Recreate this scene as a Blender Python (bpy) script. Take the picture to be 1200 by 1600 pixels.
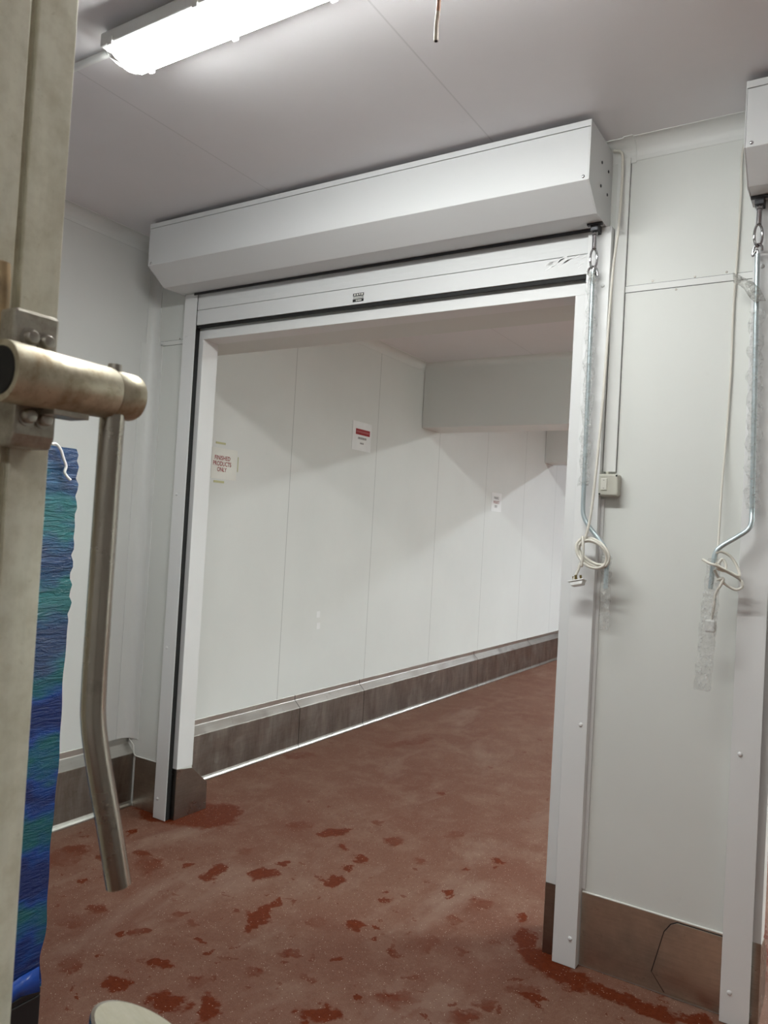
import bpy, bmesh, math, random
from mathutils import Vector, Matrix
random.seed(7)
for o in list(bpy.data.objects): bpy.data.objects.remove(o)
SC = bpy.context.scene
COL = SC.collection
# ------------------------------------------------------------------ camera
CP = Vector((3.2081, -2.7374, 1.5))
CR = Vector((0.84766865, 0.52753681, 0.05623861))
CU = Vector((-0.03532984, -0.0496385, 0.99814219))
CF = Vector((-0.52934834, 0.84808074, 0.02343921))
FPX = 1191.13
cd = bpy.data.cameras.new('camera'); cam = bpy.data.objects.new('camera', cd); COL.objects.link(cam)
cam.matrix_world = Matrix(((CR.x, CU.x, -CF.x, CP.x), (CR.y, CU.y, -CF.y, CP.y), (CR.z, CU.z, -CF.z, CP.z), (0, 0, 0, 1)))
cd.sensor_fit = 'HORIZONTAL'; cd.sensor_width = 36.0; cd.lens = FPX / 1200 * 36.0
cd.clip_start = 0.02; cd.clip_end = 100
cd.dof.use_dof = True; cd.dof.focus_distance = 3.4; cd.dof.aperture_fstop = 12.0
SC.camera = cam
# ------------------------------------------------------------------ world, exposure, lamp strengths
w = bpy.data.worlds.new('world'); SC.world = w; w.use_nodes = True
w.node_tree.nodes['Background'].inputs['Color'].default_value = (0.6, 0.65, 0.7, 1)
w.node_tree.nodes['Background'].inputs['Strength'].default_value = 0.02
vs = SC.view_settings
vs.view_transform = 'Standard'; vs.look = 'None'; vs.gamma = 1.0; vs.use_curve_mapping = False
vs.exposure = 1.12
LAMP_NEAR = 29.0
LAMP_REAR = 14.0
LAMP_BAY = (96.0, 62.0, 92.0)
# ------------------------------------------------------------------ helpers
def at(u, v, ax, val):
    """a point measured in the photograph, met with the real plane it lies on"""
    q = CF + CR * ((u - 600) / FPX) - CU * ((v - 800) / FPX)
    return CP + q * ((val - CP[ax]) / q[ax])

class MB:
    def __init__(s): s.bm = bmesh.new()
    def box(s, x0, x1, y0, y1, z0, z1):
        vs_ = [s.bm.verts.new((x, y, z)) for x in (x0, x1) for y in (y0, y1) for z in (z0, z1)]
        for f in ((0,1,3,2),(4,6,7,5),(0,4,5,1),(2,3,7,6),(0,2,6,4),(1,5,7,3)):
            s.bm.faces.new([vs_[i] for i in f])
        return s
    def prism(s, pts, axis, a, b):
        """closed outline of 2D pts extruded along axis from a to b. axis 0: pts=(y,z); 1: (x,z); 2: (x,y)"""
        def P(p, t):
            return {0: (t, p[0], p[1]), 1: (p[0], t, p[1]), 2: (p[0], p[1], t)}[axis]
        A = [s.bm.verts.new(P(p, a)) for p in pts]; B = [s.bm.verts.new(P(p, b)) for p in pts]
        n = len(pts)
        s.bm.faces.new(A); s.bm.faces.new(B[::-1])
        for i in range(n): s.bm.faces.new((A[i], B[i], B[(i+1) % n], A[(i+1) % n]))
        return s
    def tube(s, pts, r, n=12, closed=False, caps=True):
        pts = [Vector(p) for p in pts]; m = len(pts)
        rs = r if isinstance(r, (list, tuple)) else [r] * m
        up = None; rings = []
        for i, p in enumerate(pts):
            if closed: t = pts[(i+1) % m] - pts[i-1]
            else: t = pts[min(i+1, m-1)] - pts[max(i-1, 0)]
            t.normalize()
            if up is None:
                up = Vector((0,0,1)) if abs(t.z) < .9 else Vector((1,0,0))
            up = (up - t * up.dot(t)).normalized(); b = t.cross(up)
            rings.append([s.bm.verts.new(p + (up * math.cos(k*2*math.pi/n) + b * math.sin(k*2*math.pi/n)) * rs[i]) for k in range(n)])
        for i in range(m if closed else m-1):
            A, B = rings[i], rings[(i+1) % m]
            for k in range(n): s.bm.faces.new((A[k], A[(k+1) % n], B[(k+1) % n], B[k]))
        if caps and not closed:
            s.bm.faces.new(rings[0][::-1]); s.bm.faces.new(rings[-1])
        return s
    def lathe(s, prof, c, axis, n=24):
        """prof = (radius, distance along axis) from c"""
        a = Vector(axis).normalized(); u = a.orthogonal().normalized(); b = a.cross(u); c = Vector(c)
        rings = []
        for r, d in prof:
            rings.append([s.bm.verts.new(c + a*d + (u*math.cos(k*2*math.pi/n) + b*math.sin(k*2*math.pi/n)) * max(r, 1e-4)) for k in range(n)])
        for A, B in zip(rings, rings[1:]):
            for k in range(n): s.bm.faces.new((A[k], A[(k+1) % n], B[(k+1) % n], B[k]))
        s.bm.faces.new(rings[0][::-1]); s.bm.faces.new(rings[-1])
        return s
    def quad(s, *p):
        s.bm.faces.new([s.bm.verts.new(q) for q in p]); return s
    def build(s, name, mat, parent=None, bevel=0.0, smooth=False, seg=2):
        bmesh.ops.recalc_face_normals(s.bm, faces=s.bm.faces)
        me = bpy.data.meshes.new(name); s.bm.to_mesh(me); s.bm.free()
        me.materials.append(mat)
        o = bpy.data.objects.new(name, me); COL.objects.link(o)
        if smooth:
            for p in me.polygons: p.use_smooth = True
            e = o.modifiers.new('edge', 'EDGE_SPLIT'); e.split_angle = math.radians(40)
        if bevel:
            b = o.modifiers.new('bevel', 'BEVEL'); b.width = bevel; b.segments = seg; b.limit_method = 'ANGLE'; b.angle_limit = math.radians(35)
        if parent: put(o, parent)
        return o
def put(o, parent):
    o.parent = parent; o.matrix_parent_inverse = Matrix.Translation(-wloc(parent))
def wloc(o):
    if o.type == 'EMPTY': return o.location.copy()
    return Vector((0, 0, 0))
def thing(name, loc, label, cat, group=None):
    o = bpy.data.objects.new(name, None); COL.objects.link(o); o.location = loc; o.empty_display_size = .1
    return tag(o, label, cat, group)
def tag(o, label, cat, group=None):
    o['label'] = label; o['category'] = cat
    if group: o['group'] = group
    return o
def struct(o): o['kind'] = 'structure'; return o
def spline(pts, n=8):
    """Catmull-Rom through pts"""
    P = [Vector(p) for p in pts]; out = []
    for i in range(len(P)-1):
        a = P[i-1] if i else P[0]*2 - P[1]; b = P[i]; c = P[i+1]; d = P[i+2] if i+2 < len(P) else P[-1]*2 - P[-2]
        for k in range(n):
            t = k/n
            out.append(.5*((2*b) + (c-a)*t + (2*a-5*b+4*c-d)*t*t + (3*b-a-3*c+d)*t**3))
    return out + [P[-1]]
def quarter(cx, cz, r, a0, a1, n=8):
    return [(cx + r*math.cos(a0+(a1-a0)*k/n), cz + r*math.sin(a0+(a1-a0)*k/n)) for k in range(n+1)]
# ------------------------------------------------------------------ materials
class NT:
    def __init__(s, name):
        s.m = bpy.data.materials.new(name); s.m.use_nodes = True
        s.t = s.m.node_tree; s.b = s.t.nodes['Principled BSDF']; s.out = s.t.nodes['Material Output']
    def n(s, typ, **kw):
        x = s.t.nodes.new(typ)
        for k, v in kw.items(): setattr(x, k, v)
        return x
    def l(s, a, b): s.t.links.new(a, b)
    def pos(s): return s.n('ShaderNodeNewGeometry').outputs['Position']
    def noise(s, vec, scale, detail=3, rough=.5, dist=0, stretch=None):
        if stretch:
            mp = s.n('ShaderNodeMapping'); mp.inputs['Scale'].default_value = stretch; s.l(vec, mp.inputs[0]); vec = mp.outputs[0]
        x = s.n('ShaderNodeTexNoise'); x.inputs['Scale'].default_value = scale; x.inputs['Detail'].default_value = detail
        x.inputs['Roughness'].default_value = rough; x.inputs['Distortion'].default_value = dist
        s.l(vec, x.inputs['Vector']); return x.outputs['Fac']
    def ramp(s, fac, *stops, interp='LINEAR'):
        x = s.n('ShaderNodeValToRGB'); x.color_ramp.interpolation = interp; e = x.color_ramp.elements
        while len(e) < len(stops): e.new(.5)
        for el, (p, c) in zip(e, stops):
            el.position = p; el.color = (*c, 1) if isinstance(c, tuple) else (c, c, c, 1)
        s.l(fac, x.inputs[0]); return x.outputs[0]
    def mix(s, fac, a, b):
        x = s.n('ShaderNodeMix', data_type='RGBA')
        for v, i in ((fac, 0), (a, 6), (b, 7)):
            if isinstance(v, (int, float)): x.inputs[i].default_value = v
            elif isinstance(v, tuple): x.inputs[i].default_value = (*v, 1)
            else: s.l(v, x.inputs[i])
        return x.outputs[2]
    def math(s, op, a, b=None, c=None):
        x = s.n('ShaderNodeMath', operation=op)
        for i, v in enumerate((a, b, c)):
            if v is None: continue
            if isinstance(v, (int, float)): x.inputs[i].default_value = v
            else: s.l(v, x.inputs[i])
        return x.outputs[0]
    def bump(s, h, strength=.2, dist=.01):
        x = s.n('ShaderNodeBump'); x.inputs['Strength'].default_value = strength; x.inputs['Distance'].default_value = dist
        s.l(h, x.inputs['Height']); s.l(x.outputs[0], s.b.inputs['Normal'])
    def set(s, **kw):
        for k, v in kw.items():
            i = s.b.inputs[k.replace('_', ' ')]
            if isinstance(v, (int, float)): i.default_value = v
            elif isinstance(v, tuple): i.default_value = (*v, 1)
            else: s.l(v, i)
        return s.m
def plain(name, col, rough=.5, metal=0.0, var=.06, scale=6, **kw):
    t = NT(name); f = t.noise(t.pos(), scale, 4)
    c = t.ramp(f, (.3, tuple(x*(1-var) for x in col)), (.7, tuple(min(1, x*(1+var)) for x in col)))
    t.set(Base_Color=c, Roughness=rough, Metallic=metal, **kw); return t.m
def sheet(name, col, rough=.42, seams=None, dirt=.05):
    """white coated panel. seams = (axis, first, spacing, lower limit)"""
    t = NT(name); p = t.pos()
    f = t.noise(p, 1.3, 4, .6); g = t.noise(p, 14, 3, .6)
    c = t.mix(t.ramp(f, (.35, 0.0), (.7, 1.0)), tuple(x*(1-dirt) for x in col), col)
    c = t.mix(t.ramp(g, (.70, 0.0), (.80, .25)), c, tuple(x*.82 for x in col))
    if seams:
        ax, s0, sp, lo = seams
        sep = t.n('ShaderNodeSeparateXYZ'); t.l(p, sep.inputs[0]); v = sep.outputs[ax]
        k = t.math('ABSOLUTE', t.math('SUBTRACT', t.math('FRACT', t.math('ADD', t.math('DIVIDE', t.math('SUBTRACT', v, s0), sp), .5)), .5))
        line = t.math('LESS_THAN', t.math('MULTIPLY', k, sp), .0028)
        if lo is not None: line = t.math('MULTIPLY', line, t.math('GREATER_THAN', v, lo))
        c = t.mix(t.math('MULTIPLY', line, .55 if lo is not None else .22), c, (.25, .25, .24))
    t.set(Base_Color=c, Roughness=t.ramp(f, (.3, rough), (.7, rough+.08)))
    return t.m
def steel(name, col, rough=.3, metal=1.0, stretch=(1, 1, 14), dirt=.35, dcol=(.12, .10, .08), joints=None, ds=1.0, bump=.06, lit_above=None):
    t = NT(name); p = t.pos()
    f = t.noise(p, 9, 4, .6, stretch=stretch); g = t.noise(p, 5*ds, 6, .65)
    d = t.noise(p, 22*ds, 5, .7)
    c = t.mix(t.ramp(f, (.3, 0.0), (.7, 1.0)), tuple(x*.86 for x in col), col)
    m = t.math('MULTIPLY', t.ramp(g, (.42, 0.0), (.72, 1.0)), dirt)
    if lit_above:                                  # chamfer colour left paler to paint the light it catches; stained face below
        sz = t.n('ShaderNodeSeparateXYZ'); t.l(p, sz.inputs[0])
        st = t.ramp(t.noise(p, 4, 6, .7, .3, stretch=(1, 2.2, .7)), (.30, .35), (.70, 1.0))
        low = t.math('LESS_THAN', sz.outputs[2], lit_above)
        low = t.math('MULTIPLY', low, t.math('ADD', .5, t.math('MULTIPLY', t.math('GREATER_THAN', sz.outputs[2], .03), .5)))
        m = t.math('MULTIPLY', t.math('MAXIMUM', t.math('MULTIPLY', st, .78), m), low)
    c = t.mix(m, c, dcol)
    c = t.mix(t.math('MULTIPLY', t.ramp(d, (.62, 0.0), (.70, 1.0)), dirt*.7), c, dcol)
    if joints:
        ax, ys = joints
        sep = t.n('ShaderNodeSeparateXYZ'); t.l(p, sep.inputs[0])
        tot = None
        for y in ys:
            q = t.math('LESS_THAN', t.math('ABSOLUTE', t.math('SUBTRACT', sep.outputs[ax], y)), .004)
            tot = q if tot is None else t.math('MAXIMUM', tot, q)
        c = t.mix(t.math('MULTIPLY', tot, .8), c, (.04, .035, .03))
    t.set(Base_Color=c, Roughness=t.ramp(g, (.3, rough-.06), (.7, rough+.14)), Metallic=metal)
    t.bump(f, bump, .004)
    return t.m
PANEL = (.745, .755, .725)
M = {}
M['wall'] = sheet('white_wall_panel', PANEL)
M['wall_left'] = sheet('white_wall_panel_jointed', (.76, .765, .745), seams=(1, 1.2055, 1.037, .3))
M['ceil'] = sheet('white_ceiling_panel', (.84, .815, .835), rough=.38, seams=(0, .995, 1.03, None))
M['trim'] = sheet('white_trim', (.78, .785, .765), dirt=.03)
M['shutter'] = sheet('white_powder_coat', (.74, .745, .75), rough=.38, dirt=.02)
M['rail'] = sheet('white_rail_coat', (.81, .81, .81), rough=.36, dirt=.04)
M['steel'] = steel('stainless_skirting', (.66, .61, .53), .34, dirt=.40, dcol=(.14, .11, .08))
M['kerb'] = steel('stainless_kerb', (.66, .64, .60), .34, stretch=(9, .6, 9), dirt=.5, dcol=(.125, .10, .075), ds=1.6, bump=.015, lit_above=.271, joints=(1, (1.39, 2.178, 4.23, 5.679)))
M['chrome'] = plain('bright_chrome', (.50, .50, .52), .10, 1.0)
M['darkmetal'] = plain('dark_metal', (.06, .06, .065), .4, .8)
M['black'] = plain('black_rubber', (.006, .006, .006), .7)
M['zinc'] = plain('zinc_rod', (.52, .60, .63), .33, .55)
M['post'] = steel('weathered_pale_steel', (.79, .76, .63), .5, .15, stretch=(5, 5, .6), dirt=.5, dcol=(.40, .35, .22), ds=4)
M['latch'] = steel('stained_latch_steel', (.60, .55, .42), .40, .6, stretch=(4, .5, 4), dirt=.9, dcol=(.20, .125, .05), ds=5)
M['plate'] = steel('latch_plate_steel', (.50, .47, .41), .38, .7, dirt=.6, dcol=(.16, .12, .08), ds=6)
M['lever'] = steel('brushed_lever_steel', (.44, .40, .35), .22, 1.0, stretch=(12, 12, .5), dirt=.3)
M['scuffed'] = steel('scuffed_steel_top', (.43, .40, .315), .45, .35, stretch=(3, 12, 3), dirt=.5, dcol=(.34, .30, .20), ds=5)
M['jamb'] = steel('stainless_jamb_cap', (.40, .37, .33), .26, dirt=.4)
M['bolt'] = plain('bolt_steel', (.42, .39, .35), .35, .9)
M['rust'] = plain('rusty_tan_steel', (.34, .24, .13), .6, .2, .35, 40)
M['cable'] = plain('cream_cable', (.72, .69, .62), .45)
M['plug'] = plain('white_plastic', (.78, .78, .76), .4)
M['brass'] = plain('tarnished_brass', (.20, .15, .06), .35, .9)
M['switch'] = plain('putty_plastic', (.55, .54, .47), .45)
M['rocker'] = plain('pale_plastic', (.76, .75, .68), .4)
M['paper'] = plain('white_paper', (.80, .79, .74), .6)
M['paperw'] = plain('bright_paper', (.86, .86, .86), .5)
M['red'] = plain('red_print', (.32, .016, .022), .6)
M['ink'] = plain('grey_print', (.15, .12, .12), .6)
M['tape'] = plain('yellowed_tape', (.55, .53, .30), .4)
M['stickblk'] = plain('label_black', (.015, .015, .017), .45)
M['sticgrey'] = plain('label_silver', (.42, .42, .41), .35, .3)
M['sealant'] = plain('white_sealant', (.80, .79, .75), .5)
M['copper'] = plain('copper_pipe', (.46, .24, .165), .45, .3)
M['copperpale'] = plain('taped_pipe_end', (.60, .52, .44), .5, .1, .15, 60)
M['pallet'] = plain('black_pallet_plastic', (.012, .012, .014), .45)
M['string'] = plain('white_tape_strip', (.88, .88, .86), .35)

def lamp_material(name, col, s):
    t = NT(name); f = t.noise(t.pos(), 3, 1)
    t.set(Base_Color=(.85, .85, .85), Roughness=.3, Emission_Color=col, Emission_Strength=s); return t.m
def film_material(name, tint, alpha, scale):
    t = NT(name); p = t.pos()
    f = t.noise(p, scale, 4, .65, .6)
    t.set(Base_Color=tint, Roughness=.12, Alpha=t.ramp(f, (.38, alpha*.6), (.70, min(1, alpha*2.2))))
    t.b.inputs['Specular IOR Level'].default_value = .9
    t.bump(f, 1.0, .03); return t.m
M['film'] = film_material('clear_crinkled_film', (.90, .91, .89), .17, 60)
M['film_flap'] = film_material('cloudy_film', (.78, .78, .72), .30, 60)
M['endcap'] = film_material('clear_lamp_end', (.85, .84, .80), .55, 30)

def wrap_material():
    t = NT('blue_stretch_film'); p = t.pos()
    sep = t.n('ShaderNodeSeparateXYZ'); t.l(p, sep.inputs[0]); z = sep.outputs[2]
    wob = t.noise(p, 3.5, 3, .6)
    zz = t.math('ADD', z, t.math('MULTIPLY', wob, .34))
    band = t.math('SINE', t.math('MULTIPLY', zz, 27.0))
    patch = t.noise(p, 4, 3, .6, stretch=(1, 1, 3))
    k = t.math('ADD', t.math('MULTIPLY', band, .30), patch)
    low = t.ramp(k, (.30, (.001, .022, .14)), (.50, (.002, .055, .28)), (.64, (.002, .085, .21)), (.80, (.003, .115, .14)))
    high = t.ramp(k, (.30, (.022, .065, .17)), (.55, (.028, .11, .22)), (.75, (.022, .17, .19)))
    up = t.ramp(z, (0.0, 0.0), (1.0, 1.0)); 
    mr = t.n('ShaderNodeMapRange'); mr.inputs[1].default_value = 1.20; mr.inputs[2].default_value = 1.27; t.l(zz, mr.inputs[0])
    c = t.mix(mr.outputs[0], low, high)
    wr = t.noise(p, 16, 5, .65, .5, stretch=(.9, .9, 5))
    t.set(Base_Color=c, Roughness=.22); t.b.inputs['Specular IOR Level'].default_value = .6
    t.bump(t.math('MULTIPLY', wr, t.math('ADD', .35, t.math('MULTIPLY', mr.outputs[0], .65))), .8, .02); return t.m
M['wrap'] = wrap_material()

def floor_material():
    t = NT('red_resin_floor'); p = t.pos()
    big = t.noise(p, 1.1, 5, .6, .4); mid = t.noise(p, 5, 5, .65, .3); fine = t.noise(p, 55, 4, .7); grit = t.noise(p, 260, 2, .6)
    c = t.mix(t.ramp(big, (.30, 0.0), (.68, 1.0)), (.148, .056, .035), (.182, .089, .060))
    c = t.mix(t.ramp(mid, (.46, 0.0), (.70, .8)), c, (.215, .120, .085))
    c = t.mix(t.ramp(fine, (.45, 0.0), (.75, .45)), c, (.115, .044, .029))
    c = t.mix(t.ramp(grit, (.62, 0.0), (.68, .6)), c, (.36, .26, .20))
    # pale scuffed streaks
    st = t.noise(p, 3.0, 5, .65, .5, stretch=(1, .35, 1))
    c = t.mix(t.ramp(st, (.54, 0.0), (.74, .6)), c, (.275, .185, .145))
    # damp patches: boot prints, drips and puddles where they lie
    n1 = t.n('ShaderNodeTexNoise'); n1.inputs['Scale'].default_value = 14; n1.inputs['Detail'].default_value = 5; n1.inputs['Roughness'].default_value = .62; t.l(p, n1.inputs['Vector'])
    off = t.n('ShaderNodeVectorMath', operation='MULTIPLY_ADD')
    t.l(n1.outputs['Color'], off.inputs[0]); off.inputs[1].default_value = (.16, .16, 0); 
    sub = t.n('ShaderNodeVectorMath', operation='SUBTRACT'); t.l(p, sub.inputs[0]); sub.inputs[1].default_value = (.08, .08, 0)
    t.l(sub.outputs[0], off.inputs[2]); q = off.outputs[0]
    def field(blobs):
        tot = None
        for (u, v, rx, ry, tilt) in blobs:
            c0 = at(u, v, 2, 0); ca, sa = math.cos(math.radians(tilt)), math.sin(math.radians(tilt))
            A = at(u + rx*ca, v - rx*sa, 2, 0) - c0; B = at(u + ry*sa, v + ry*ca, 2, 0) - c0
            det = A.x*B.y - A.y*B.x
            # local coordinates a = (B.y x - B.x y)/det, b = (-A.y x + A.x y)/det
            da = t.n('ShaderNodeVectorMath', operation='SUBTRACT'); t.l(q, da.inputs[0]); da.inputs[1].default_value = (c0.x, c0.y, 0)
            d1 = t.n('ShaderNodeVectorMath', operation='DOT_PRODUCT'); t.l(da.outputs[0], d1.inputs[0]); d1.inputs[1].default_value = (B.y/det, -B.x/det, 0)
            d2 = t.n('ShaderNodeVectorMath', operation='DOT_PRODUCT'); t.l(da.outputs[0], d2.inputs[0]); d2.inputs[1].default_value = (-A.y/det, A.x/det, 0)
            r = t.math('ADD', t.math('MULTIPLY', d1.outputs['Value'], d1.outputs['Value']), t.math('MULTIPLY', d2.outputs['Value'], d2.outputs['Value']))
            tot = r if tot is None else t.math('MINIMUM', tot, r)
        return tot
    strong = [(310,1274,72,24,-4),(245,1272,36,15,-15),(352,1268,32,15,0),(209,1297,7,4,0),(333,1364,26,11,30),(293,1351,10,4,0),(410,1366,30,10,0),
        (186,1462,13,5,20),(409,1428,26,15,35),(432,1410,12,8,40),(524,1300,25,7,12),(532,1324,10,4,0),(563,1342,11,7,0),(540,1355,14,7,10),
        (521,1377,22,8,10),(444,1350,11,4,-10),(599,1408,9,4,0),(602,1393,10,3,0),(702,1397,12,5,5),(552,1446,18,8,-10),(585,1447,11,4,0),(583,1467,6,3,0),
        (529,1498,16,6,15),(498,1585,36,18,0),(687,1240,10,3,-10),(777,1344,8,4,0),(775,1355,6,3,0),(725,1359,6,3,0),(815,1431,10,9,0),(821,1467,24,16,-20),
        (850,1500,46,20,-20),(885,1528,45,16,-18),(955,1556,50,13,-18),(1020,1580,55,14,-18),(1090,1598,50,12,-18),(183,1535,25,14,0),(250,1507,24,12,0),
        (262,1567,30,20,0),(330,1572,25,24,0),(318,1470,12,5,0),(320,1490,12,5,0),(125,1557,6,5,0),(163,1493,7,4,0),(392,1447,12,12,0),(565,1560,10,5,0),
        (1190,1480,12,60,0),(835,1560,25,8,-20),(128,1377,14,6,0)]
    faint = [(470,1290,26,9,10),(385,1330,18,7,0),(455,1490,16,7,0),(395,1520,22,10,0),(640,1530,18,7,0),(770,1470,16,7,0),(760,1570,22,9,0),(215,1455,16,7,0),(255,1400,9,4,0),(300,1445,12,5,0),(355,1500,14,6,0),(160,1340,14,6,0),(590,1285,14,4,0),(660,1345,14,5,0),(480,1530,12,6,0),(108,1332,32,12,5),(95,1345,30,14,0),(226,1332,18,8,0),(110,1440,22,11,0),(617,1490,12,6,0),(708,1437,15,7,0),(721,1485,10,7,0),(712,1304,17,7,0),
        (615,1315,20,8,0),(107,1510,22,11,0),(310,1535,20,10,0),(692,1588,70,12,0),(817,1546,30,12,-10),(665,1475,30,14,0),(745,1415,30,14,10),(500,1440,22,9,0),
        (230,1350,26,18,0),(150,1420,20,8,0),(470,1180,30,6,0),(640,1160,40,6,10),(280,1430,20,6,0),(620,1560,40,14,0)]
    ws = t.ramp(field(strong), (.55, 1.0), (.95, 0.0)); wf = t.ramp(field(faint), (.50, .85), (1.05, 0.0))
    wf = t.math('MULTIPLY', wf, t.ramp(mid, (.40, 0.2), (.58, 1.0)))
    spk = t.math('MULTIPLY', t.ramp(t.noise(p, 16, 4, .6, .4), (.635, 0.0), (.66, 1.0)), t.ramp(big, (.42, 0.0), (.56, .8)))
    wet = t.math('MINIMUM', t.math('ADD', t.math('ADD', ws, wf), spk), 1.0)
    wetc = t.mix(t.ramp(fine, (.35, 0.0), (.7, 1.0)), (.098, .016, .004), (.140, .028, .009))
    c = t.mix(wet, c, wetc)
    # mineral glitter flakes
    vo = t.n('ShaderNodeTexVoronoi'); vo.inputs['Scale'].default_value = 75; t.l(p, vo.inputs['Vector'])
    sp = t.math('LESS_THAN', vo.outputs['Distance'], .10)
    c = t.mix(t.math('MULTIPLY', sp, .75), c, (.66, .56, .46))
    t.set(Base_Color=c, Roughness=t.math('SUBTRACT', .62, t.math('MULTIPLY', wet, .16)))
    t.l(t.math('SUBTRACT', .15, t.math('MULTIPLY', wet, .09)), t.b.inputs['Specular IOR Level'])
    t.bump(t.math('ADD', t.math('MULTIPLY', fine, .5), grit), .22, .004)
    return t.m
M['floor'] = floor_material()

# ------------------------------------------------------------------ setting
H = 2.936; XR = 6.4; YB = -5.2; YF = 13.0
OX0, OX1, LZ0, LZ1 = .3704, 2.2862, 2.409, 2.4549           # the opening
TH, THL = .1012, .3158                                      # partition depth, lintel depth
SH = 2.619                                                  # spacing of the two doorways
struct(MB().box(-.1, XR+.1, YB-.1, YF+.1, -.12, 0).build('floor', M['floor']))
struct(MB().box(-.1, XR+.1, YB-.1, YF+.1, H, H+.12).build('ceiling', M['ceil']))
struct(MB().box(-.1, 0, YB, YF, 0, H).build('wall_left', M['wall_left']))
struct(MB().box(XR, XR+.1, YB, YF, 0, H).build('wall_right', M['wall']))
struct(MB().box(0, XR, YB-.1, YB, 0, H).build('wall_back', M['wall']))
struct(MB().box(0, XR, YF, YF+.1, 0, H).build('wall_far', M['wall']))
pw = MB()
for a, b in ((0, OX0), (OX1, OX0+SH), (OX1+SH, XR)):
    pw.box(a, b, 0, TH, 0, LZ0)
pw.box(0, XR, 0, TH, LZ0, H)
pw.box(0, XR, TH+.004, THL, LZ0+.002, H)
struct(pw.build('wall_front', M['wall']))
# stepped overhead beams of the room beyond
for i, (y0, y1, z) in enumerate(((2.932, 3.269, 2.390), (5.951, 6.25, 2.407), (9.0, 9.3, 2.407))):
    struct(MB().box(.002, XR, y0, y1, z, H).build('ceiling_beam' if i == 0 else 'ceiling_beam.%03d' % i, M['trim'], bevel=.004))
# coving at the ceiling
def cove_profile(r=.0445, f=.018):
    pts = quarter(r+.002, -(r+.002), r, math.pi, math.pi/2, 8)      # concave curve from the wall (x=0) up to the ceiling (z=0)
    return [(0, -r-f)] + [(.002, -r-f), (.002, -r)] + pts + [(r, -.002), (r+f, -.002), (r+f, 0), (0, 0)]
cp = cove_profile()
m = MB()
for y0, y1 in ((YB, 0), (THL, 2.932), (3.269, 5.951)):
    m.prism([(x, H+z) for x, z in cp], 1, y0, y1)
struct(m.build('trim_1', M['trim'], smooth=True))
m = MB(); m.prism([(-x, H+z) for x, z in cp], 0, 0, XR); m.prism([(2.932-x, H+z) for x, z in cp], 0, 0, XR)
struct(m.build('trim_2', M['trim'], smooth=True))
# upright coving in the corner by the doorway, cover strips and screws on the partition
m = MB()
def corner_cove(r, f, z0, z1, mm):
    pts = [(0, 0), (0, -r-f), (.003, -r-f), (.003, -r)] + quarter(r, -r, r-.003, math.pi, math.pi/2, 8) + [(r, -.003), (r+f, -.003), (r+f, 0)]
    mm.prism(pts, 2, z0, z1)
corner_cove(.050, .028, .345, 2.405, m); corner_cove(.036, .012, 2.405, H-.05, m)
struct(m.build('trim_3', M['trim'], smooth=True))
m = MB()
for a, b in ((.062, .262), (2.466, 2.884), (2.97+.02, 2.995)):
    m.box(a, b, -.003, 0, 2.397, 2.4195)
struct(m.build('trim_4', M['trim'], bevel=.001))
m = MB()
for a, b in ((.062, .262), (2.466, 2.884)):
    m.box(a, b, -.0012, .0005, 2.4195, 2.4210); m.box(a, b, -.0012, .0005, 2.3955, 2.3970)
m.box(2.4655, 2.4672, -.0015, .0005, 1.75, H-.06)  # dark strip standing in for the shadow line along the trunking's edge
struct(m.build('seam_shadow_lines', M['darkmetal']))
m = MB()
for xx, zz in ((2.56, 2.4290), (2.70, 2.4262), (2.745, 2.4115), (2.535, 2.405), (.20, 2.4255), (2.64, 2.389), (2.80, 2.429)):
    m.lathe([(.0042, 0), (.0036, .0016), (.001, .0022)], (xx, -.0001, zz), (0, -1, 0), 10)
struct(m.build('trim_8', M['bolt'], smooth=True))
# stainless kerb along the left wall
def kerb_prof(w=.0528):
    return [(0, 0), (w+.012, 0), (w+.011, .008), (w+.0050, .017), (w+.0015, .027), (w, .27), (.005, .3143), (.005, .3474), (0, .3474)]
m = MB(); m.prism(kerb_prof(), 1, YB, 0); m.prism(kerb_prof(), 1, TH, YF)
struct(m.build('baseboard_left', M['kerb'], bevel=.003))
# stainless kerb on the far side of the partition and the capped end of it at the doorway
m = MB()
foot = [(.0, 0), (.218, 0), (.214, .138), (.1025, .238), (0, .2515)]
m.prism(foot, 0, OX0-.03, OX0+.003)
m.box(.337, OX0+.003, -.0025, .001, 0, .2515)
m.prism([(y, z) for y, z in foot], 0, OX1-.003, OX1+.03)
m.box(OX1-.003, 2.336, -.0025, .001, 0, .2525)
m.prism([(y, z) for y, z in foot], 0, OX0+SH-.03, OX0+SH+.003)
m.box(.337+SH, OX0+SH+.003, -.0025, .001, 0, .262)
struct(m.build('baseboard_jamb', M['jamb'], bevel=.0015))
m = MB()
m.box(.07, .266, -.004, 0, 0, .2573)
struct(m.build('baseboard_front', M['steel'], bevel=.001))
m = MB(); m.box(2.42, 2.885, -.004, 0, .004, .2573)
plate = [(2.885, .012), (2.885, .250), (2.742, .250), (2.722, .238), (2.702, .208), (2.668, .066), (2.712, .012)]
m.prism(plate, 1, -.0085, -.0035)
struct(m.build('baseboard_middle', M['steel'], bevel=.0008))
m = MB(); pc_ = [(2.885, .010), (2.885, .2525), (2.7405, .2525), (2.7195, .2405), (2.6990, .2090), (2.6645, .0655), (2.708, .010)]
m.prism(pc_, 1, -.0050, -.0038)
struct(m.build('trim_9', M['darkmetal']))
m = MB()
m.tube([(2.42, -.003, .2585), (2.55, -.003, .259), (2.7, -.003, .2585), (2.884, -.003, .259)], .0035, 8)
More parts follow.
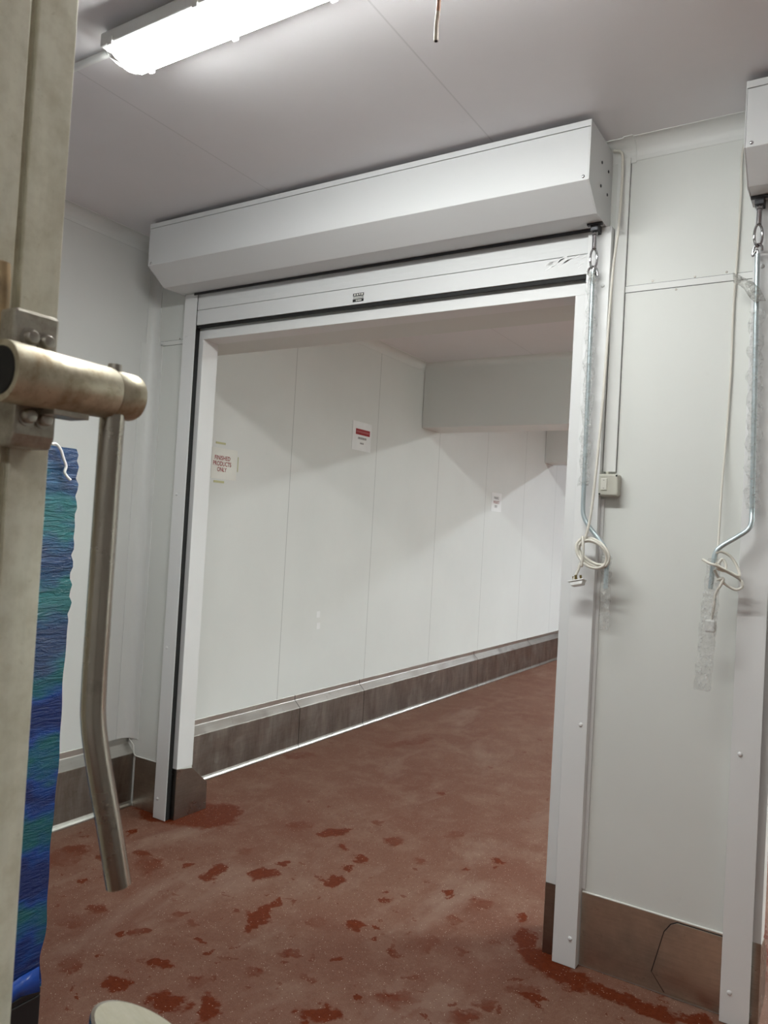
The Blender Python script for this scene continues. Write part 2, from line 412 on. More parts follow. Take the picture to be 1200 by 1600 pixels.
m.tube([(.075, -.003, .2585), (.262, -.003, .2585)], .003, 8)
m.tube([(.004, -.006, .348), (.05, -.004, .31), (.057, -.004, .27), (.07, -.004, .2585)], .003, 8)
struct(m.build('trim_5', M['sealant'], smooth=True))
# casing of the two doorways: flat trims on the front, linings in the reveal
m = MB()
for s in (0, SH):
    m.box(.335+s, OX0+s, -.002, 0, .2515, LZ0); m.box(OX1+s, 2.336+s, -.002, 0, .2525, LZ0)
    m.box(.345+s, 2.325+s, -.0026, 0, LZ0-.0012, LZ1)
    m.box(OX0+s, OX0+.0022+s, -.002, TH+.001, .2515, LZ0); m.box(OX1-.0022+s, OX1+s, -.002, TH+.001, .2525, LZ0)
    m.box(OX0+s, OX1+s, -.002, TH, LZ0-.0022, LZ0)
struct(m.build('trim_6', M['rail'], bevel=.0008))

# ------------------------------------------------------------------ roller shutters
def dome(mm, c, r, axis):
    mm.lathe([(r, 0), (r*.95, r*.25), (r*.7, r*.5), (r*.3, r*.62)], c, axis, 12)
def shutter(x, bx0, bx1, label, gear_x, right_cap):
    g0, g1, h0, h1 = .2652+x, .3509+x, 2.3335+x, 2.418+x
    t = thing('roller_shutter', ((g0+h1)/2, 0, 0), label, 'roller shutter', 'roller shutters on the white partition')
    by, bcy, z1, z0, zc = -.2654, -.1589, 2.9164, 2.7125, 2.6361
    prof = [(0, zc), (bcy, zc), (by, z0), (by, 2.893), (0, 2.893)]
    MB().prism(prof, 0, bx0+.003, bx1-.003).build('housing', M['shutter'], t, bevel=.002)
    MB().prism([(by-.0015, 2.8945), (by-.0015, z1), (0, z1), (0, 2.8945)], 0, bx0+.002, bx1-.002).build('top_lid', M['shutter'], t, bevel=.0015)
    capp = [(0, zc-.001), (bcy, zc-.001), (by-.001, z0), (by-.001, z1+.0005), (0, z1+.0005)]
    for s, (a, b) in enumerate(((bx0-.0005, bx0+.003), (bx1-.003, bx1+.0005))):
        e = MB().prism(capp, 0, a, b).build('end_cap', M['shutter'], t, bevel=.0008)
        xx = a if s == 0 else b; dx = -1 if s == 0 else 1
        for (cu, cv) in ((940.5, 254), (950.5, 268.5), (938.5, 290.5), (948.5, 304.5)):
            cpt = at(cu, cv, 0, 2.3992); yy, zz = cpt.y, cpt.z
            mm = MB(); mm.lathe([(.0055, 0), (.0055, .002), (.003, .003)], (xx, yy, zz), (dx, 0, 0), 10); mm.build('cap_screw', M['darkmetal'], e)
        mm = MB(); dome(mm, (bx0+.02 if s == 0 else bx1-.02, by, z0+.012), .006, (0, -1, 0)); mm.build('cover_screw', M['chrome'], e, smooth=True)
    # curtain and bottom bar between the guides
    MB().box(g1-.02, h0+.02, -.030, -.018, 2.56, zc+.002).build('curtain', M['shutter'], t)
    bar = MB().box(g1-.0, h0-.001, -.034, -.014, 2.473, 2.5465).box(g1, h0-.001, -.0345, -.014, 2.5485, 2.576).build('bottom_bar', M['shutter'], t, bevel=.0012)
    MB().box(g1, h0-.001, -.028, -.016, 2.4585, 2.473).build('rubber_seal', M['black'], t)
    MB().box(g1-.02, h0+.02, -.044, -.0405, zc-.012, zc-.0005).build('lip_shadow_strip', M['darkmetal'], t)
    for (a, b, s) in ((g0, g1, 1), (h0, h1, -1)):
        mm = MB()
        mm.box(a, b, -.040, -.037, .0015, 2.634)                   # front flange
        if s == 1: mm.box(a, a+.004, -.0375, -.0022, .0015, 2.634)
        else: mm.box(b-.004, b, -.0375, -.0022, .0015, 2.634)
        lip = (a-.0, b-.03) if s == 1 else (a+.03, b)
        mm.box(lip[0], lip[1], -.0055, -.0022, .0015, 2.634)
        if s == -1 or x: mm.box(b, b+.012, -.006, -.0022, .27, 1.655) if s == -1 else None
        gd = mm.build('guide_rail', M['rail'], t, bevel=.001)
        if s == 1: MB().box(b-.040, b-.004, -.0365, -.006, .0017, 2.63).build('brush_seal', M['black'], gd)
        else: MB().box(a+.004, a+.040, -.0365, -.006, .0017, 2.63).build('brush_seal', M['black'], gd)
        xc = a+.062 if s == -1 else a+.025
        if x and s == 1: xc = a + .027
        for zz in (.10, .85, 1.62, 2.42):
            mm = MB(); dome(mm, (xc, -.040, zz), .0075, (0, -1, 0)); mm.build('screw', M['rail'], gd, smooth=True)
    # winding gear: dark block with plated eye
    gy = -.070
    gb = MB().box(gear_x-.014, gear_x+.014, gy-.016, gy+.045, zc-.028, zc).box(gear_x-.026, gear_x+.030, gy-.02, gy-.004, zc-.008, zc).build('gear_block', M['darkmetal'], t, bevel=.002)
    ez = zc-.028
    MB().tube([(gear_x, gy, ez), (gear_x, gy-.002, ez-.014)], .010, 14).tube([(gear_x, gy-.002, ez-.014), (gear_x, gy-.003, ez-.062)], .0085, 14).build('gear_shaft', M['chrome'], gb, smooth=True)
    loop = []
    for k in range(24):
        a = 2*math.pi*k/24
        loop.append((gear_x+.011*math.sin(a)*(1 if x else .9), gy-.003+.008*math.sin(a), ez-.098+.036*math.cos(a)))
    MB().tube(loop, .0042, 10, closed=True).build('gear_eye', M['chrome'], gb, smooth=True)
    return t, Vector((gear_x, gy-.003, ez-.130)), bar
t1, eye1, bar1 = shutter(0, .2396, 2.3987, 'white roller shutter rolled up above the wide open doorway, its full frame in view', 2.368, True)
t2, eye2, bar2 = shutter(SH, 2.872, 5.03, 'white roller shutter cut off by the right edge of the photo', 2.900, False)

# silver and black label on the bottom bar, and scraps of white film stuck to its right end
lb = MB().box(1.302, 1.354, -.0352, -.0340, 2.4855, 2.5195).build('label', M['sticgrey'], bar1)
m = MB()
m.box(1.300, 1.356, -.0356, -.0345, 2.5085, 2.5205); m.box(1.300, 1.356, -.0356, -.0345, 2.4835, 2.4945)
m.build('label_band', M['stickblk'], lb)
m = MB()
for k, (a, b, z0, z1) in enumerate(((1.305, 1.314, 2.511, 2.518), (1.319, 1.327, 2.511, 2.518), (1.331, 1.339, 2.512, 2.518), (1.343, 1.352, 2.511, 2.518), (1.317, 1.321, 2.486, 2.492), (1.324, 1.346, 2.487, 2.491),
        (1.306, 1.350, 2.4995, 2.5008), (1.310, 1.345, 2.5035, 2.5046))):
    m.box(a, b, -.0359, -.0350, z0, z1)
m.build('label_print', M['paper'], lb)
m = MB(); rr = random.Random(3)
for k in range(12):
    u = 850 + rr.random()*32; v = 424 - (u-850)*.28 - rr.random()*8
    p = at(u, v, 1, -.0348); L = .012+.028*rr.random(); h = .003+.004*rr.random(); sl = .35+.25*rr.random()
    m.prism([(p.x, p.z), (p.x+L, p.z+L*sl), (p.x+L*1.1, p.z+L*sl+h*.6), (p.x+L*.5, p.z+L*sl*.6+h), (p.x, p.z+h)], 1, -.0348, -.0344)
for k in range(5):
    u = 896 + rr.random()*10; v = 421 - k*4 - (u-896)*.25
    p = at(u, v, 1, -.0348); L = .014+.014*rr.random(); h = .003
    m.prism([(p.x, p.z), (p.x+L, p.z+L*.45), (p.x+L*.8, p.z+L*.42+h), (p.x, p.z+h)], 1, -.0348, -.0344)
m.build('film_residue', M['paperw'], bar1)

# ------------------------------------------------------------------ light fittings
def fitting(x0, x1, yc, strength, label, conduit, col=(.965, 1.0, .975)):
    t = thing('batten_light', ((x0+x1)/2, yc, H), label, 'ceiling light', 'long batten lights on the ceiling')
    hw = .078
    tray = [(yc-hw*.72, H), (yc-hw, H-.022), (yc-hw, H-.060), (yc+hw, H-.060), (yc+hw, H-.022), (yc+hw*.72, H)]
    MB().prism(tray, 0, x0+.012, x1-.012).build('tray', M['trim'], t, bevel=.004)
    dif = [(yc-hw+.008, H-.0605), (yc-hw+.012, H-.068), (yc-hw*.66, H-.082), (yc-hw*.30, H-.089), (yc+hw*.30, H-.089), (yc+hw*.66, H-.082), (yc+hw-.012, H-.068), (yc+hw-.008, H-.0605)]
    MB().prism(dif, 0, x0+.045, x1-.045).build('diffuser', lamp_material('lamp_glow', col, strength), t, bevel=.006, smooth=True)
    cy = (dif[0][0]+dif[-1][0])/2
    for a, b, c in ((x0+.045, x0+.020, x0), (x1-.045, x1-.020, x1)):
        mm = MB(); ringv = []
        for xx, k, dz in ((a, 1.0, 0), (b, .93, .006), (c, .62, .022)):
            ringv.append([mm.bm.verts.new((xx, yc+(y-yc)*k, min(H-.0605, z+dz))) for y, z in dif])
        for A, B in zip(ringv, ringv[1:]):
            for i in range(len(A)-1): mm.bm.faces.new((A[i], A[i+1], B[i+1], B[i]))
        mm.bm.faces.new(ringv[-1])
        mm.build('end_cap', M['endcap'], t, smooth=True)
    n = 5
    for i in range(n):
        xx = x0+.06+(x1-x0-.12)*i/(n-1)
        for s in (-1, 1):
            MB().box(xx-.010, xx+.010, yc+s*hw-.004, yc+s*hw+.004, H-.068, H-.044).build('clip', M['trim'], t, bevel=.002)
    if conduit:
        MB().tube([(x0+.013, yc, H-.016), (.06, yc, H-.016)], .011, 12).build('conduit', M['trim'], t, smooth=True)
    return t
fitting(1.245, 2.75, -1.262, LAMP_NEAR, 'glowing white batten light on the near ceiling, upper left', True)
fitting(2.9, 4.42, -3.9, LAMP_REAR, 'white batten light on the near ceiling, out of view behind the camera', False)
fitting(3.9, 5.4, 1.57, LAMP_BAY[0], 'white batten light out of view beyond the doorway, in the first bay', False, (.88, 1.0, .97))
fitting(2.6, 4.1, 4.95, LAMP_BAY[1], 'white batten light out of view beyond the first overhead beam', False, (.91, 1.0, 1.0))
fitting(2.4, 3.9, 7.6, LAMP_BAY[2], 'white batten light out of view beyond the second overhead beam', False, (.90, .985, 1.06))

# copper pipe end hanging from the ceiling
px, py, pz = 2.468, -1.457, 2.465
t = thing('copper_pipe', (px, py, H), 'thin copper pipe end hanging down from the ceiling beside the lit batten', 'pipe')
MB().tube(spline([(px+.004, py, H), (px+.003, py, 2.75), (px+.001, py, 2.522)]), .0042, 12).build('pipe', M['copper'], t, smooth=True)
e = MB().tube(spline([(px+.001, py, 2.524), (px-.001, py, 2.50), (px, py, 2.466)], 5), [.0044, .0041, .0046, .0040, .0044, .0042, .0045, .0042, .0046, .0046, .0047], 12).build('pipe_end', M['copperpale'], t, smooth=True)
MB().lathe([(.0034, 0), (.0032, .002)], (px, py, 2.4652), (0, 0, 1), 12).build('bore', M['black'], t)

# ------------------------------------------------------------------ switch with trunking, hanging supply cables
t = thing('wall_switch', (2.452, 0, 1.70), 'putty coloured surface switch box with pale rocker under upright trunking', 'switch')
MB().box(2.416, 2.486, -.046, 0, 1.664, 1.742).build('box', M['switch'], t, bevel=.007, seg=3)
f = MB().box(2.426, 2.448, -.050, -.044, 1.684, 1.726).build('rocker', M['rocker'], t, bevel=.002)
for zz in (1.7185, 1.6905): MB().box(2.4345, 2.4395, -.0506, -.0498, zz, zz+.0015).build('rocker_mark', M['ink'], f)
for (a, b) in ((2.4225, 1.6705), (2.4795, 1.7355)):
    m = MB(); m.lathe([(.0035, 0), (.003, .001)], (a, -.0462, b), (0, -1, 0), 10); m.build('screw', M['black'], t)
MB().box(2.437, 2.447, -.030, -.010, 1.742, 1.752).build('cable_entry', M['switch'], t, bevel=.002)
tr = MB().box(2.4205, 2.4655, -.010, 0, 1.752, H-.05).build('cable_trunking', M['trim'], None, bevel=.002)
tag(tr, 'flat white upright trunking from the ceiling down to the switch box', 'trunking')
m = MB().prism([(-x*1.12-.001, H+z*1.10) for x, z in cp if (x, z) != (0, 0)] + [(-.0005, H-.0005)], 0, 2.452, 2.484)
o = m.build('coving_end_cap', M['trim'], None, bevel=.003); tag(o, 'small white end piece of coving at the top of the trunking', 'coving end')

def cord(pts): return spline(pts, 8)
def P(u, v, y): return tuple(at(u, v, 1, y))
# -- first cable
c1 = thing('coiled_cable', P(925, 865, -.10), 'cream cable coiled by the first door rail with a three pin plug hanging', 'cable', 'coiled shutter cables')
MB().tube(cord([(2.405, -.020, H-.018), (2.436, -.025, H-.035), P(973, 262, -.03), P(971, 300, -.03), P(966, 360, -.05), P(958, 420, -.06), P(950, 520, -.07), P(944, 600, -.08), P(936, 690, -.09), P(925, 790, -.10), P(917, 832, -.11), P(910, 852, -.11)]), .0048, 10).build('lead', M['cable'], c1, smooth=True)
m = MB()
for k, (cu, cv, a, b, tilt, dy) in enumerate(((926, 864, 29, 20, -38, 0), (928, 866, 26, 17, -36, .007), (925, 866, 25, 19, -42, -.008), (927, 862, 27, 15, -38, .013))):
    pts = []
    for i in range(28):
        th = 2*math.pi*i/28; x_, y_ = a*math.cos(th), b*math.sin(th); r_ = math.radians(-tilt)
        pts.append(P(cu + x_*math.cos(r_) - y_*math.sin(r_), cv + x_*math.sin(r_) + y_*math.cos(r_), -.105+dy+.008*math.sin(th*2+k)))
    m.tube(pts, .0048, 10, closed=True)
m.build('coil', M['cable'], c1, smooth=True)
m = MB().tube(cord([P(910, 838, -.115), P(911, 850, -.125), P(911, 866, -.125), P(909, 884, -.12), P(907, 880, -.11), P(903, 892, -.11), P(898, 903, -.11), P(897, 906, -.11)]), .0048, 10); m.build('tie_and_tail', M['cable'], c1, smooth=True)
pc = Vector(P(902, 909, -.11)); ax = Vector((.93, .1, .26)).normalized()
m = MB()
prof = [(-.020, -.014), (.020, -.014), (.026, 0), (-.026, 0)]
m.prism([(p[0], p[1]) for p in prof], 1, -.016, .016); m.prism([(-.029, 0), (.029, 0), (.029, .005), (-.029, .005)], 1, -.020, .020)
pl = m.build('plug', M['plug'], None, bevel=.003)
pl.parent = c1; pl.matrix_parent_inverse = Matrix.Translation(-wloc(c1)); pl.matrix_basis = Matrix.Translation(pc) @ Matrix.Rotation(math.radians(-14), 4, 'Y') @ Matrix.Rotation(math.radians(-12), 4, 'X')
for (dx, dy, w) in ((-.013, .004, .0032), (.013, .004, .0032), (0, -.009, .004)):
    m = MB().box(dx-w, dx+w, dy-.003, dy+.003, .005, .022); q = m.build('pin', M['brass'], None)
    q.parent = pl
# -- second cable
c2 = thing('coiled_cable', P(1135, 890, -.10), 'cream cable looped loosely around the handle of the right hand crank', 'cable', 'coiled shutter cables')
MB().tube(cord([P(1172, 205, -.006), P(1160, 240, -.007), P(1158, 300, -.007), P(1152, 400, -.008), P(1146, 480, -.008), P(1142, 580, -.008), P(1135, 680, -.010), P(1128, 760, -.03), P(1122, 850, -.08), P(1118, 880, -.11)]), .0036, 10).build('lead', M['cable'], c2, smooth=True)
m = MB()
for pts in ([P(1098, 874, -.14), P(1108, 880, -.15), P(1120, 884, -.15), P(1140, 894, -.12), P(1155, 900, -.11), P(1152, 886, -.10), P(1142, 870, -.10), P(1128, 862, -.11), P(1118, 864, -.12)],
            [P(1118, 880, -.13), P(1130, 890, -.12), P(1148, 900, -.10), P(1158, 908, -.10), P(1159, 918, -.10), P(1148, 921, -.10), P(1132, 912, -.11), P(1122, 902, -.12), P(1116, 890, -.13)],
            [P(1119, 886, -.12), P(1128, 874, -.11), P(1134, 882, -.11), P(1132, 892, -.12), P(1120, 888, -.14)],
            [P(1120, 906, -.12), P(1130, 904, -.12), P(1126, 914, -.12), P(1118, 928, -.12), P(1115, 950, -.12), P(1112, 968, -.11), P(1114, 978, -.11)]):
    m.tube(cord(pts), .0044, 10)
m.build('coil', M['cable'], c2, smooth=True)
o = MB().box(-.016, .016, -.014, .014, -.020, .020).build('plug', M['plug'], c2, bevel=.005); o.matrix_basis = Matrix.Translation(Vector(P(1110, 978, -.11)) )
o.matrix_parent_inverse = Matrix.Translation(-wloc(c2))

# ------------------------------------------------------------------ crank rods hung on the gear eyes
def crinkle_tube(mm, path, r, n=14, amp=.25, seed=1):
    rg = random.Random(seed); pts = [Vector(p) for p in path]
    rings = []
    for i, p in enumerate(pts):
        ph = rg.random()*6
        ring = []
        for k in range(n):
            a = 2*math.pi*k/n
            rad = r[i]*(1+amp*(rg.random()-.5)*2)
            ring.append(mm.bm.verts.new(p + Vector((math.cos(a)*rad, math.sin(a)*rad*.62, (rg.random()-.5)*.006))))
        rings.append(ring)
    for A, B in zip(rings, rings[1:]):
        for k in range(n): mm.bm.faces.new((A[k], A[(k+1) % n], B[(k+1) % n], B[k]))
def crank(eye, bend_px, label, top_px, side):
    """eye = point the hook hangs on; bend_px = photo points of the crank below the straight rod"""
    yb = eye.y
    t = thing('crank_rod', tuple(eye), label, 'crank handle', 'crank rods hanging on the shutters')
    zt = at(top_px[0], top_px[1], 1, yb).z
    h = eye
    hook = [(h.x-.014*side, h.y-.010, h.z-.022), (h.x-.012*side, h.y-.008, h.z-.006), (h.x, h.y, h.z+.004), (h.x+.012*side, h.y+.005, h.z-.006), (h.x+.014*side, h.y+.006, h.z-.030), (h.x+.002*side, h.y, zt+.014), (h.x, h.y, zt-.01)]
    MB().tube(cord(hook), .0042, 10).build('hook', M['chrome'], t, smooth=True)
    top = Vector((h.x, h.y, zt))
    pts = [top, at(*bend_px[0], 1, yb)]
    low = [at(u, v, 1, y) for u, v, y in bend_px[1]]
    a = pts[1]; 
    rod = [top] + [top.lerp(a, k/10) for k in range(1, 10)] + cord([top.lerp(a, .96), a] + low)
    MB().tube(rod, .0078, 14).build('rod', M['zinc'], t, smooth=True)
    return t, top, a, low
k1, top1, a1, low1 = crank(eye1, ((911, 790), ((912, 806, -.075), (920, 822, -.08), (940, 848, -.09), (947, 862, -.092), (948, 880, -.092), (946, 920, -.092))), 'zinc crank rod in clear film hanging at the right jamb of the main doorway', (930, 424), 1)
k2, top2, a2, low2 = crank(eye2, ((1175, 800), ((1174, 816, -.085), (1168, 828, -.09), (1150, 840, -.10), (1128, 853, -.11), (1118, 864, -.115), (1114, 885, -.118), (1110, 920, -.118))), 'zinc crank rod in clear film hanging furthest right, its lower bend swung left', (1176, 398), -1)
m = MB(); N = 60; rg = random.Random(5)
crinkle_tube(m, [top1.lerp(a1, k/N) + Vector((.004*math.sin(k), .002*math.cos(k*1.7), 0)) for k in range(2, N-4)], [.018+.002*math.sin(k*.6) for k in range(2, N-4)], 14, .12, 3)
m.build('film_sleeve', M['film'], k1, smooth=False)
def P3(u, v, y): return Vector(at(u, v, 1, y))
m = MB(); n = 26
crinkle_tube(m, [P3(948-4*k/n, 868+116*k/n, -.092) for k in range(n+1)], [.017+.0015*math.sin(k*1.3) for k in range(n+1)], 14, .10, 4)
m.build('film_tail', M['film'], k1)
m = MB(); n = 8
crinkle_tube(m, [P3(923+k*.5, 424+k*2.4, -.09) for k in range(n+1)], [.016-.001*k for k in range(n+1)], 10, .3, 9); m.build('film_knot', M['film_flap'], k1)
m = MB()
crinkle_tube(m, [top2.lerp(a2, .22+.78*k/N) + Vector((.005*math.sin(k*.9), .002, 0)) for k in range(0, N)], [.020+.0025*math.sin(k*.7) for k in range(0, N)], 14, .13, 6)
m.build('film_sleeve', M['film'], k2)
m = MB(); n = 40
path = [P3(1116, 872, -.118).lerp(P3(1097, 1078, -.118), k/n) for k in range(n+1)]
crinkle_tube(m, path, [.019+.006*min(1, k/14)+.001*math.sin(k) for k in range(n+1)], 14, .08, 8)
m.build('film_tail', M['film'], k2)
# cloudy strip of film draped over the top of the second rod
m = MB(); left = []
row = [((1145, 426), (1146, 442)), ((1155, 430), (1156, 446)), ((1163, 434), (1163, 452)), ((1170, 438), (1169, 462)), ((1178, 441), (1174, 468)), ((1188, 452), (1182, 474)), ((1197, 470), (1188, 470))]
va = [(m.bm.verts.new(P3(*p, -.095+.006*(i % 2))), m.bm.verts.new(P3(*q, -.097+.008*((i+1) % 2)))) for i, (p, q) in enumerate(row)]
for A, B in zip(va, va[1:]): m.bm.faces.new((A[0], A[1], B[1], B[0]))
o = m.build('film_flap', M['film_flap'], k2, smooth=True); s = o.modifiers.new('thick', 'SOLIDIFY'); s.thickness = .0012

# ------------------------------------------------------------------ notices on the left wall
FONT_CACHE = {}
def text_on_wall(name, txt, y, z, h, wmax, mat, parent, x=.0032, bold=.004):
    c = bpy.data.curves.new('text', 'FONT'); c.body = txt; c.size = 1; c.align_x = 'CENTER'; c.offset = bold
    o = bpy.data.objects.new('text_tmp', c); COL.objects.link(o)
    bpy.context.view_layer.update()
    me = bpy.data.meshes.new_from_object(o.evaluated_get(bpy.context.evaluated_depsgraph_get()))
    bpy.data.objects.remove(o)
    xs = [v.co.x for v in me.vertices]; zs = [v.co.y for v in me.vertices]
    sx = wmax/(max(xs)-min(xs)); sz = h/(max(zs)-min(zs)); mx = (max(xs)+min(xs))/2; mz = (max(zs)+min(zs))/2
    for v in me.vertices:
        v.co = (x, y+(v.co.x-mx)*sx, z+(v.co.y-mz)*sz)
    me.materials.clear(); me.materials.append(mat)
    q = bpy.data.objects.new(name, me); COL.objects.link(q); put(q, parent); return q
def notice(y0, y1, z0, z1, label, cat='sign', mat='paper', group=None, tilt=0.0):
    t = thing('wall_notice', (0, (y0+y1)/2, z0), label, cat, group)
    m = MB(); n = 6
    for i in range(n):
        a, b = y0+(y1-y0)*i/n, y0+(y1-y0)*(i+1)/n
        f = lambda y: .0016+.0010*math.sin((y-y0)/(y1-y0)*math.pi*2)
        m.prism([(0.0006, a), (f(a), a), (f(b), b), (0.0006, b)], 2, z0, z1) if False else None
    m.box(.0004, .0022, y0, y1, z0, z1)
    m.build('sheet', M[mat], t)
    return t
n1 = notice(.478, .690, 1.745, 1.928, 'white taped notice with red FINISHED PRODUCTS ONLY lettering beside the left jamb', group='finished products notices')
text_on_wall('lettering', 'FINISHED', .565, 1.870, .0255, .128, M['red'], n1, bold=.011)
text_on_wall('lettering', 'PRODUCTS', .565, 1.836, .0265, .150, M['red'], n1, bold=.011)
text_on_wall('lettering', 'ONLY', .565, 1.802, .0255, .078, M['red'], n1, bold=.011)
for (a, b, c, d) in ((.505, .585, 1.950, 1.962), (.505, .590, 1.722, 1.735), (.697, .702, 1.80, 1.89)):
    MB().box(.0004, .0026, a, b, c, d).build('tape', M['tape'], n1)
n2 = notice(1.897, 2.152, 2.085, 2.300, 'white notice with a solid red band across its upper part', mat='paperw')
MB().box(.002, .0032, 1.940, 2.130, 2.203, 2.246).build('red_band', M['red'], n2)
m = MB()
for k in range(11): m.box(.0028, .0038, 1.952+k*.0158, 1.960+k*.0158, 2.219, 2.232)
m.build('band_lettering', plain('pale_red_print', (.55, .22, .22), .6), n2)
m = MB()
for k in range(9): m.box(.002, .0031, 1.975+k*.0128, 1.982+k*.0128, 2.170, 2.186)
for k in range(4): m.box(.002, .0031, 2.005+k*.0125, 2.012+k*.0125, 2.134, 2.146)
m.build('small_lettering', M['ink'], n2)
n3 = notice(4.462, 4.722, 1.755, 1.948, 'small white notice with grey and red lines, furthest along the left wall', mat='paperw', group='finished products notices')
text_on_wall('lettering', 'FINISHED', 4.585, 1.896, .026, .120, M['ink'], n3, bold=.004)
text_on_wall('lettering', 'PRODUCTS', 4.590, 1.852, .028, .145, M['red'], n3, bold=.004)
text_on_wall('lettering', 'ONLY', 4.582, 1.808, .026, .07, M['ink'], n3, bold=.004)
for i, (v, s) in enumerate(((960, 'upper'), (978, 'lower'))):
    p = at(497, v, 0, 0)
    o = MB().box(.0003, .0014, p.y-.018, p.y+.022, p.z-.022, p.z+.022).build('tape_scrap', M['paperw'])
    tag(o, 'tiny pale tape scrap on the left wall, the %s of two' % s, 'tape', 'tape scraps on the left wall')

# ------------------------------------------------------------------ wrapped stack on its pallet
X0, X1, Y0, Y1 = .46, 1.272, -2.54, -1.325
t = thing('pallet', ((X0+X1)/2, (Y0+Y1)/2, 0), 'black pallet under the blue wrapped stack at the lower left', 'pallet')
m = MB()
for i in range(7):
    y = Y0+.01+i*(Y1-Y0-.12)/6; m.box(X0, X1-.005, y, y+.10, .118, .138)
m.build('deck', M['pallet'], t, bevel=.004)
for x in (X0, (X0+X1)/2-.05, X1-.105):
    MB().box(x, x+.10, Y0+.005, Y1-.005, .0005, .022).build('runner', M['pallet'], t, bevel=.003)
    for y in (Y0+.005, (Y0+Y1)/2-.07, Y1-.15):
        MB().box(x, x+.10, y, y+.14, .022, .118).build('block', M['pallet'], t, bevel=.004)
t = thing('wrapped_stack', ((X0+X1)/2, (Y0+Y1)/2, .14), 'tall stack wrapped in crinkled blue and green stretch film behind the steel post', 'wrapped stack')
m = MB(); rg = random.Random(11); rings = []
nz = 90
for k in range(nz+1):
    z = .139 + (1.685-.139)*k/nz
    lay = .0035*math.sin(k*1.9) + .004*(rg.random()-.5) if z > 1.2 else .0025*math.sin(k*.21)
    tuck = -.010*math.exp(-((z-.22)/.05)**2)
    inset = lay + tuck - .010*max(0, (1.2-z)/1.2)
    if k == nz: inset -= .012
    ring = []
    corners = [(X0, Y0), (X1, Y0), (X1, Y1), (X0, Y1)]
    seg = 14
    for i in range(4):
        a, b = Vector(corners[i]), Vector(corners[(i+1) % 4])
        for j in range(seg):
            p = a.lerp(b, j/seg); c = Vector(((X0+X1)/2, (Y0+Y1)/2))
            d = (p-c); corner = 1 if j in (0,) else 0
            bul = inset + .0012*math.sin(z*40+j*2.1+i) - .003*corner
            dn = d.normalized()
            ring.append(m.bm.verts.new((p.x+dn.x*bul, p.y+dn.y*bul, z + (.004*math.sin(j*1.7) if 0 < k < nz else 0))))
    rings.append(ring)
for A, B in zip(rings, rings[1:]):
    for k in range(len(A)): m.bm.faces.new((A[k], A[(k+1) % len(A)], B[(k+1) % len(A)], B[k]))
m.bm.faces.new(rings[0][::-1]); m.bm.faces.new(rings[-1])
m.build('stretch_film', M['wrap'], t, smooth=True)
xs = X1+.012
m = MB().tube(cord([tuple(at(u, v, 0, xs)) for u, v in ((80, 694), (88, 694), (95, 703), (99, 716), (103, 728), (101, 738), (105, 745), (110, 750))]), .0042, 8)
m.build('loose_tape', M['string'], t, smooth=True)
m = MB(); pp = [(Vector((X1+.006, Y0, .138)), .05)]
n = 16
va = []
for i in range(n+1):
    y = Y0+.25+(Y1-.022-Y0-.25)*i/n
    zt = .19+.012*math.sin(i*1.3); zb = .105 + .035*(i/n)**2 + .010*math.sin(i*2.2)
    va.append((m.bm.verts.new((X1-.004, y, zt)), m.bm.verts.new((X1+.001+.004*math.sin(i), y, (zt+zb)/2)), m.bm.verts.new((X1+.001+.006*math.sin(i*1.7), y, zb))))
for A, B in zip(va, va[1:]):
    m.bm.faces.new((A[0], A[1], B[1], B[0])); m.bm.faces.new((A[1], A[2], B[2], B[1]))
o = m.build('film_hem', plain('bright_blue_film', (.010, .06, .32), .25), t, smooth=True); s = o.modifiers.new('thick', 'SOLIDIFY'); s.thickness = .002

# ------------------------------------------------------------------ steel post with lever latch, left foreground
PX = 2.35
t = thing('steel_post', (2.30, -2.30, 0), 'weathered pale steel post with bolted lever latch at the left edge', 'post')
ye = -2.157; gv = -2.212
m = MB()
m.prism([(2.24, ye), (PX, ye), (PX, gv+.0045), (PX-.010, gv+.0045), (PX-.010, gv-.002), (PX-.004, gv-.004), (PX-.004, gv-.0065), (PX, gv-.0065), (PX, -2.42), (2.24, -2.42)], 2, 0, H)
m.build('post_body', M['post'], t, bevel=.0012)
def bolt(c, parent):
    m = MB(); m.lathe([(.0115, 0), (.0115, .0025), (.0082, .0026), (.0082, .009), (.0065, .011), (.003, .0115)], c, (1, 0, 0), 18); m.build('bolt', M['bolt'], parent, smooth=True)
b1 = MB().box(PX, PX+.045, -2.2400, -2.1835, 1.672, 1.7285).build('upper_bracket', M['plate'], t, bevel=.004)
bolt((PX+.045, -2.222, 1.6965), b1); bolt((PX+.045, -2.2025, 1.6955), b1)
b2 = MB().prism([(PX, 1.572), (PX+.038, 1.572), (PX+.045, 1.586), (PX+.045, 1.635), (PX, 1.635)], 1, -2.2325, -2.1805).build('lower_bracket', M['plate'], t, bevel=.003)
bolt((PX+.045, -2.2185, 1.607), b2); bolt((PX+.045, -2.198, 1.6065), b2)
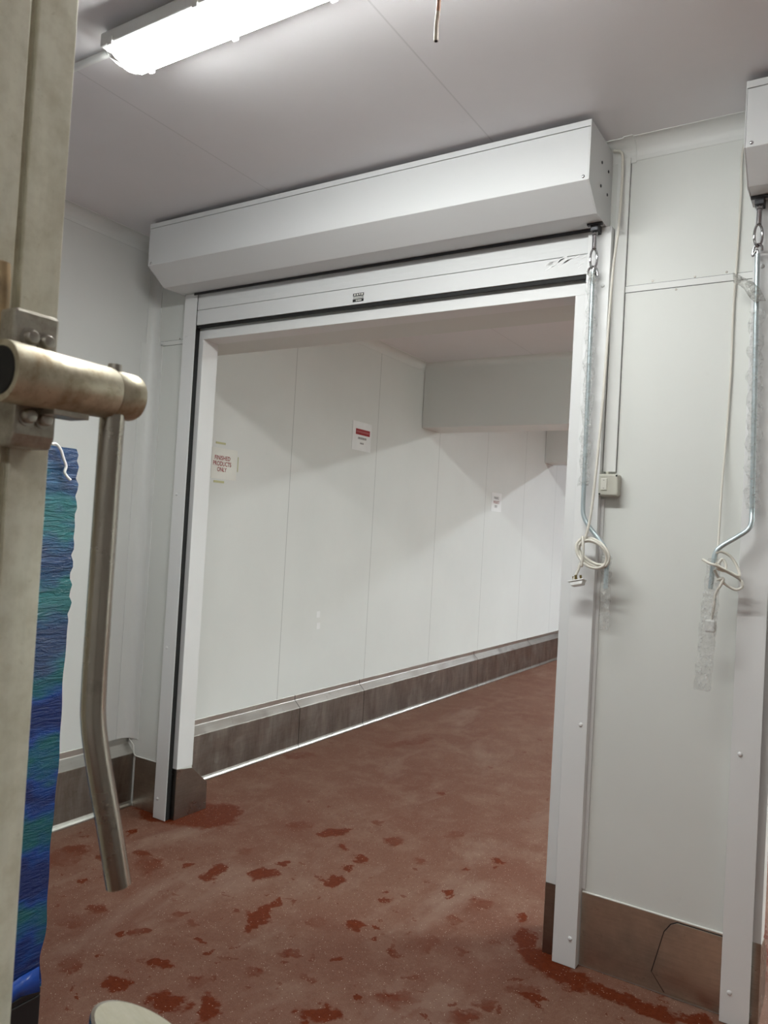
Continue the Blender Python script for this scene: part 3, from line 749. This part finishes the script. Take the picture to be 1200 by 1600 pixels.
# barrel along the post's depth, cap, pin, tab
tx, tz = 2.420, 1.6485
ba = MB().lathe([(.026, 0), (.0335, .0005), (.0340, .004), (.0325, .060), (.0312, .136), (.0300, .1385)], (tx, -2.268, tz), (0, 1, 0), 40).build('barrel', M['latch'], t, smooth=True)
MB().lathe([(.0265, 0), (.0265, .004)], (tx, -2.2695, tz), (0, 1, 0), 30).build('barrel_bore', M['black'], ba)
ca = MB().lathe([(.0280, 0), (.0295, .002), (.0295, .033), (.0285, .0365), (.026, .0385), (.006, .0395)], (tx, -2.129, tz), (0, 1, 0), 40).build('barrel_cap', M['latch'], t, smooth=True)
MB().tube([(tx+.003, -2.124, tz+.026), (tx+.003, -2.124, tz+.036)], .0085, 16).build('pin', M['bolt'], ca, smooth=True)
MB().box(tx-.030, tx+.006, -2.205, -2.158, tz-.038, tz-.031).build('tab', M['plate'], t, bevel=.001)
MB().tube(cord([(PX+.008, -2.2345, 1.66), (PX+.008, -2.236, 1.72), (PX+.009, -2.237, 1.765), (PX+.008, -2.238, 1.785)]), [.010]*9+[.0095]*8+[.009]*7+[.004], 12).build('rusty_bar', M['rust'], t, smooth=True)
lv = [(tx, -2.121, tz-.022), (tx, -2.1215, 1.50), (tx, -2.122, 1.36), (tx, -2.122, 1.29), (tx+.002, -2.121, 1.245), (tx+.009, -2.114, 1.19), (tx+.021, -2.102, 1.115), (tx+.0315, -2.0915, 1.045)]
MB().tube(spline(lv, 10), .0150, 24).build('lever', M['lever'], t, smooth=True)

# stainless bollard at the bottom edge, its top cut on the slant
t = thing('steel_bollard', (2.50, -2.03, 0), 'round stainless bollard with a slanted scuffed top at the bottom edge', 'bollard')
bc = Vector((2.479, -2.055, 0)); br = .070
m = MB(); n = 48; tiltv = Vector((.84, .53, 0)) 
def topz(d): return .851 - .55*(d.dot(tiltv)) + .22*(d.dot(Vector((.53, -.84, 0))))
lo = [m.bm.verts.new((bc.x+br*math.cos(2*math.pi*k/n), bc.y+br*math.sin(2*math.pi*k/n), 0)) for k in range(n)]
def ring_at(r, dz):
    out = []
    for k in range(n):
        d = Vector((math.cos(2*math.pi*k/n), math.sin(2*math.pi*k/n), 0))*r
        out.append(m.bm.verts.new((bc.x+d.x, bc.y+d.y, topz(d)+dz)))
    return out
r1, r2, r3 = ring_at(br, -.006), ring_at(br-.0015, -.0015), ring_at(br-.006, 0)
for A, B in ((lo, r1), (r1, r2), (r2, r3)):
    for k in range(n): m.bm.faces.new((A[k], A[(k+1) % n], B[(k+1) % n], B[k]))
m.bm.faces.new(lo[::-1])
m.build('tube', M['lever'], t, smooth=True)
m = MB(); r3 = ring_at(br-.0058, .0002); r4 = ring_at(.03, .0004)
for k in range(n): m.bm.faces.new((r3[k], r3[(k+1) % n], r4[(k+1) % n], r4[k]))
m.bm.faces.new(r4)
m.build('slanted_top', M['scuffed'], t)
